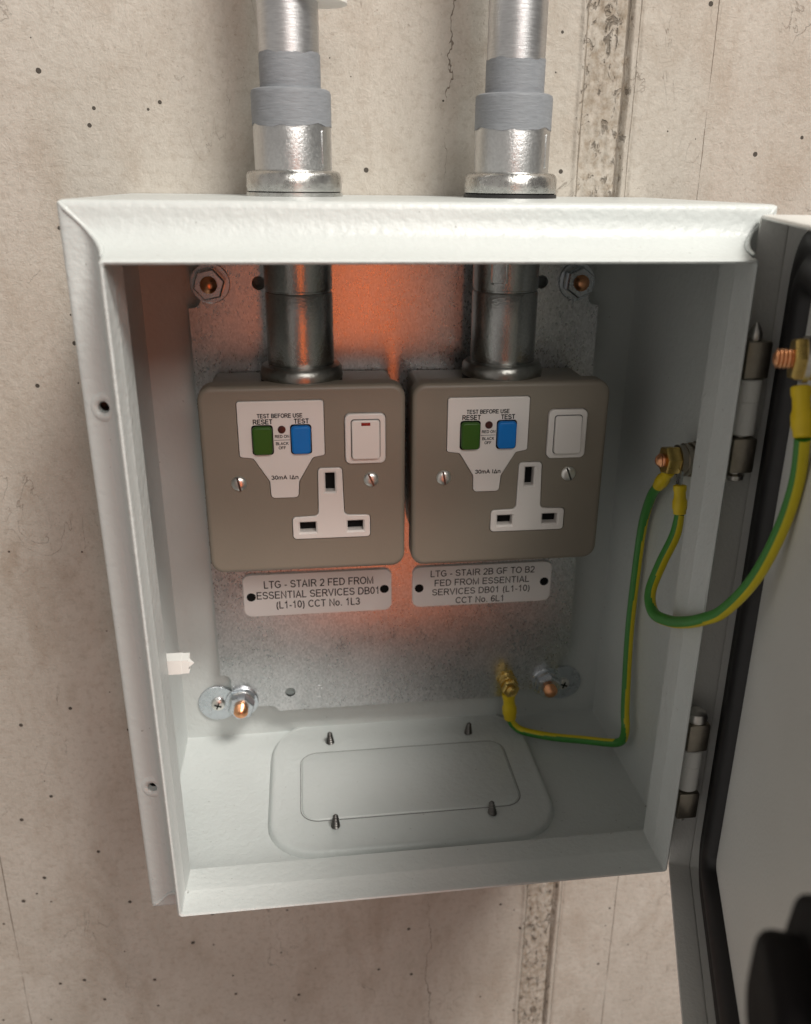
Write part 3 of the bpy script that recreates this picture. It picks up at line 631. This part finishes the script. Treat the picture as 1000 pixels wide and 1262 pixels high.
# ------------------------------------------------------------------ RCD socket outlets
def socket(x0, z0, label, neon, chip, l=0, r=92.0):
    """x0 = left edge, z0 = bottom edge of the front plate"""
    g = empty('socket_outlet', (x0+45.2, -14, z0), label, 'socket', 'metal clad sockets side by side on the plate')
    X = lambda v: x0+v; Z = lambda v: z0+v
    obj('back_box', box(X(3), X(87.4), -51.5, -14.1, Z(3), Z(84), 2.5, 3), M['plate'], g)
    plate = obj('front_plate', prism(rrect(X(l), X(r), Z(-2.2), Z(87.2), 6.5, 8), 51.0, 61.0, 2.2, 4), M['plate'], g)
    Tp = [(38.1, 14.2), (74.2, 14.2), (74.2, 25.2), (62.2, 25.6), (61.6, 48.9), (50.6, 48.9), (50.2, 25.6), (38.1, 25.2)]
    Tr = [1.7, 1.7, 1.7, 2.2, 1.7, 1.7, 2.2, 1.7]
    Tq = rpoly([(X(a), Z(c)) for a, c in Tp], Tr)
    Rp = [(16.0, 55.2), (22.0, 54.4), (28.8, 43.2), (29.0, 35.2), (41.4, 35.2), (42.0, 43.0), (48.6, 54.2), (54.0, 55.2), (54.0, 80.6), (16.0, 80.6)]
    Rq = rpoly([(X(a), Z(c)) for a, c in Rp], [1.2, 1.5, 1.5, 1.8, 1.8, 1.5, 1.5, 1.2, 1.2, 1.2])
    Sq = rrect(X(63.2), X(81.6), Z(50.8), Z(74.2), 2.6, 6)
    def grow(pl, k):
        n = len(pl); out = []
        ar = sum(pl[i][0]*pl[(i+1) % n][1]-pl[(i+1) % n][0]*pl[i][1] for i in range(n)); sg = 1 if ar > 0 else -1
        for i in range(n):
            a, c = Vector(pl[i-1]), Vector(pl[(i+1) % n]); t = (c-a)
            if t.length < 1e-6: out.append(pl[i]); continue
            t.normalize(); out.append((pl[i][0]+t.y*k*sg, pl[i][1]-t.x*k*sg))
        return out
    boolean_cut(plate, [prism(grow(q, .3), 56, 66) for q in (Tq, Rq, Sq)])
    # socket face with its three slots
    face = obj('socket_face', prism(Tq, 53, 61.5, .45, 3), M['white'], g)
    cut = []
    slots = ((56.0, 41.8, 2.2, 4.6), (45.1, 19.9, 3.7, 2.5), (67.3, 19.9, 3.7, 2.5))
    for sx, sz, hw, hh in slots:
        cut.append(prism(rrect(X(sx-hw), X(sx+hw), Z(sz-hh), Z(sz+hh), .25, 2), 54.5, 66))
        b = bmesh.new(); loft([[Vector((x, -(60.6+2*k), z)) for x, z in rrect(X(sx-hw)-k*1.6, X(sx+hw)+k*1.6, Z(sz-hh)-k*1.6, Z(sz+hh)+k*1.6, .3, 2)] for k in (0, .5, 1.0)], bm=b, caps=(True, True)); cut.append(b)
    boolean_cut(face, cut)
    for sx, sz, hw, hh in slots:
        obj('slot', box(X(sx-hw-.3), X(sx+hw+.3), -56.2, -55.2, Z(sz-hh-.3), Z(sz+hh+.3)), M['dark'], face)
    # residual current device insert
    rc = obj('rcd_panel', prism(Rq, 55, 61.7, .4, 3), M['white'], g)
    for sx, mt, nm in ((26.6, 'green', 'reset_button'), (43.6, 'blue', 'test_button')):
        obj(nm, prism(rpoly([(X(sx-4.2), Z(56.6)), (X(sx+4.2), Z(56.6)), (X(sx+4.4), Z(69.4)), (X(sx-4.4), Z(69.4))], 1.7), 60, 64.2, .9, 4), M[mt], rc)
        obj('button_well', prism(rrect(X(sx-4.75), X(sx+4.75), Z(56.1), Z(69.9), 1.4, 4), 61, 61.78), M['dark'], rc)
    obj('indicator_light', lathe([(1.75, 0), (1.75, .5), (1.5, .75), (0, .9)], (X(35.2), -61.6, Z(67.7)), (0, -1, 0), 20), M['led'], rc)
    b = bmesh.new(); D = 61.76
    text_bm('TEST BEFORE USE', X(34.6), Z(74.0), 20.0, 1.9, D, .21, b)
    text_bm('RESET', X(27.0), Z(71.35), 8.6, 2.2, D, .21, b); text_bm('TEST', X(44.0), Z(71.35), 6.6, 2.2, D, .21, b)
    text_bm('RED ON', X(35.2), Z(64.5), 6.4, 1.35, D, .21, b); text_bm('BLACK', X(35.1), Z(61.2), 5.6, 1.35, D, .21, b); text_bm('OFF', X(35.1), Z(59.2), 3.2, 1.35, D, .21, b)
    box(X(31.6), X(38.6), -D-.02, -D+.1, Z(62.72), Z(62.92), bm=b)
    text_bm('30mA I\u0394n', X(35.6), Z(45.2), 12.2, 1.9, D, .21, b)
    obj('lettering', b, M['black'], rc, 180)
    # rocker switch
    sw = obj('switch_surround', prism(Sq, 55, 62.6, .7, 4), M['white'], g)
    rk = prism(rrect(X(66.2), X(78.8), Z(53.6), Z(71.4), 1.3, 5), 60, 64.3, .5, 3)
    for v in rk.verts:
        if v.co.y < -62: v.co.y += (v.co.z-Z(62.5))*.075
    obj('switch_gap', prism(rrect(X(65.8), X(79.2), Z(53.2), Z(71.8), 1.5, 5), 62, 62.66), M['shutter'], sw)
    rko = obj('switch_rocker', rk, M['white'], sw)
    if neon: obj('neon_lens', box(X(70.5), X(74.6), -64.1, -62.5, Z(69.0), Z(70.4), .2), M['red'], rko)
    # fixing screws
    for sx, ang in ((14.9, 80), (74.9, 68)):
        b = lathe([(3.5, 0), (3.5, .5), (3.0, 1.1), (1.8, 1.6), (0, 1.75)], (X(sx), -61.0, Z(42.7)), (0, -1, 0), 32)
        s_ = obj('fixing_screw', b, M['bright'], g)
        q = box(-3.1, 3.1, -.5, .5, -.42, .42); bmesh.ops.rotate(q, verts=q.verts, cent=(0, 0, 0), matrix=Matrix.Rotation(R(ang), 3, 'Y')); bmesh.ops.translate(q, verts=q.verts, vec=(X(sx), -62.35, Z(42.7)))
        obj('slot', q, M['darksteel'], s_)
    if chip:
        b = bmesh.new(); lathe([(.9, 0), (.7, .15), (0, .2)], (X(.4), -57.5, Z(14)), (-1, -.6, 0), 7, b); obj('paint_chip', b, M['dark'], g)
socket(-93.2, 136.9, 'metal clad socket with red neon window in its switch, above the three line sign', True, True, -.8, 90.8)
socket(.8, 136.6, 'metal clad socket with a plain white switch, above the four line sign', False, False, -.1, 92.2)

# ------------------------------------------------------------------ engraved signs
def sign(x0, x1, z0, z1, lines, holes, label):
    g = empty('circuit_sign', ((x0+x1)/2, -14, (z0+z1)/2), label, 'sign', 'engraved circuit signs under the sockets')
    obj('sign_plate', prism(rrect(x0, x1, z0, z1, 4.2, 7), 14.05, 15.8, .35, 2), M['sign'], g)
    b = bmesh.new()
    for s, cx, cz, wd, ht in lines: text_bm(s, cx, cz, wd, ht, 15.86, .14, b)
    obj('lettering', b, M['black'], g, 180)
    for hx, hz in holes: obj('fixing_hole', lathe([(2.45, 0), (2.45, .12), (1.9, .16), (0, .1)], (hx, -15.75, hz), (0, -1, 0), 28), M['dark'], g)
sign(-84.0, -4.2, 87.2, 112.0, [('LTG - STAIR 2 FED FROM', -43.6, 106.0, 59.0, 4.4), ('ESSENTIAL SERVICES DB01', -44.0, 99.7, 66.5, 4.4), ('(L1-10) CCT No. 1L3', -44.4, 93.6, 45.5, 4.4)],
     [(-80.0, 99.0), (-8.2, 100.2)], 'white sign reading LTG - STAIR 2 FED FROM under the left socket')
sign(7.4, 85.6, 87.9, 112.2, [('LTG - STAIR 2B GF TO B2', 46.4, 107.9, 58.6, 3.9), ('FED FROM ESSENTIAL', 46.2, 102.2, 53.6, 3.9), ('SERVICES DB01 (L1-10)', 46.0, 96.6, 55.6, 3.9), ('CCT No. 6L1', 45.4, 91.0, 27.8, 3.9)],
     [(11.0, 99.5), (81.6, 100.0)], 'white sign reading LTG - STAIR 2B GF TO B2 under the right socket')

# ------------------------------------------------------------------ earth wires with crimped lugs
def crimp(a, b_, parent, r=3.0):
    a, b_ = Vector(a), Vector(b_); L = (b_-a).length
    prof = [(r*.72, 0), (r*1.0, .4), (r*1.02, L*.16), (r*.9, L*.24), (r*.92, L*.45), (r*1.12, L*.55), (r*1.12, L*.78), (r*.98, L*.86), (r*.95, L-.3), (r*.75, L)]
    q = lathe(prof, a, b_-a, 14)
    return obj('crimp_sleeve', q, M['yellow'], parent, 30)
c1 = [(65.1, -22.0, 14.2), (67.5, -23.0, 10.2), (72.8, -26.0, 7.8), (86.4, -36.0, 10.0), (101.1, -49.0, 16.0), (112.0, -59.0, 20.6), (116.2, -62.5, 23.2), (117.6, -64.4, 27.5), (117.6, -64.9, 35.2), (118.0, -60.7, 45.2), (119.0, -52.7, 85.6), (119.5, -51.3, 122.9), (119.0, -54.1, 148.9), (117.5, -63.3, 166.7), (116.0, -73.3, 175.8)]
w1 = empty('earth_wire', c1[0], 'green and yellow earth wire from the brass plate bolt up the side wall', 'wire', 'green and yellow earth wires')
obj('sheath', tube(c1, 2.35, 32, 10, Vector((.55, -.45, .75)).normalized(), .34), [M['wgreen'], M['wyellow']], w1, 60)
crimp((63.3, -21.8, 32.2), (65.0, -22.2, 14.6), w1, 3.8)
obj('lug', lathe([(4.8, 0), (4.8, .9)], (63.4, -21.4, 37.0), (0, -1, 0), 28, box(61.4, 65.2, -22.2, -21.4, 30, 35)), M['bright'], w1)
crimp((115.4, -84.5, 187.4), (116.0, -73.0, 175.6), w1, 2.9)
obj('lug', lathe([(5.2, 0), (5.2, .9)], (115.2, -94, 195.3), (-1, 0, 0), 28), M['zinc'], w1)
c2 = [(114.3, -102.0, 172.7), (112.9, -103.0, 163.1), (107.2, -105.0, 150.5), (102.0, -109.0, 138.7), (101.0, -117.0, 132.8), (101.9, -130.0, 135.8), (101.8, -145.0, 143.2), (103.6, -156.0, 150.5), (106.9, -164.0, 158.4), (110.7, -174.0, 176.0), (112.3, -182.0, 197.9), (111.8, -187.0, 217.2), (108.8, -190.6, 233.6)]
w2 = empty('earth_wire', c2[0], 'thicker looped green and yellow earth wire hanging from side wall to door', 'wire', 'green and yellow earth wires')
obj('sheath', tube(c2, [2.1]+[2.5]*(len(c2)-1), 32, 10, Vector((.70, -.50, -.50)).normalized(), -.05), [M['wgreen'], M['wyellow']], w2, 60)
crimp((114.0, -99.3, 185.6), c2[0], w2, 2.9)
obj('lug', lathe([(5.2, 0), (5.2, .9)], (116.4, -94, 195.3), (-1, 0, 0), 28, box(113.4, 114.4, -100.5, -96, 184, 192)), M['zinc'], w2)
e_ = Vector(c2[-1]); top = dm(56.5, -1, 249)
crimp(top, e_, w2, 3.1)
obj('lug', lathe([(6, 0), (6, 1)], dm(ds, -5.7, dz), DN, 28), M['bright'], w2)
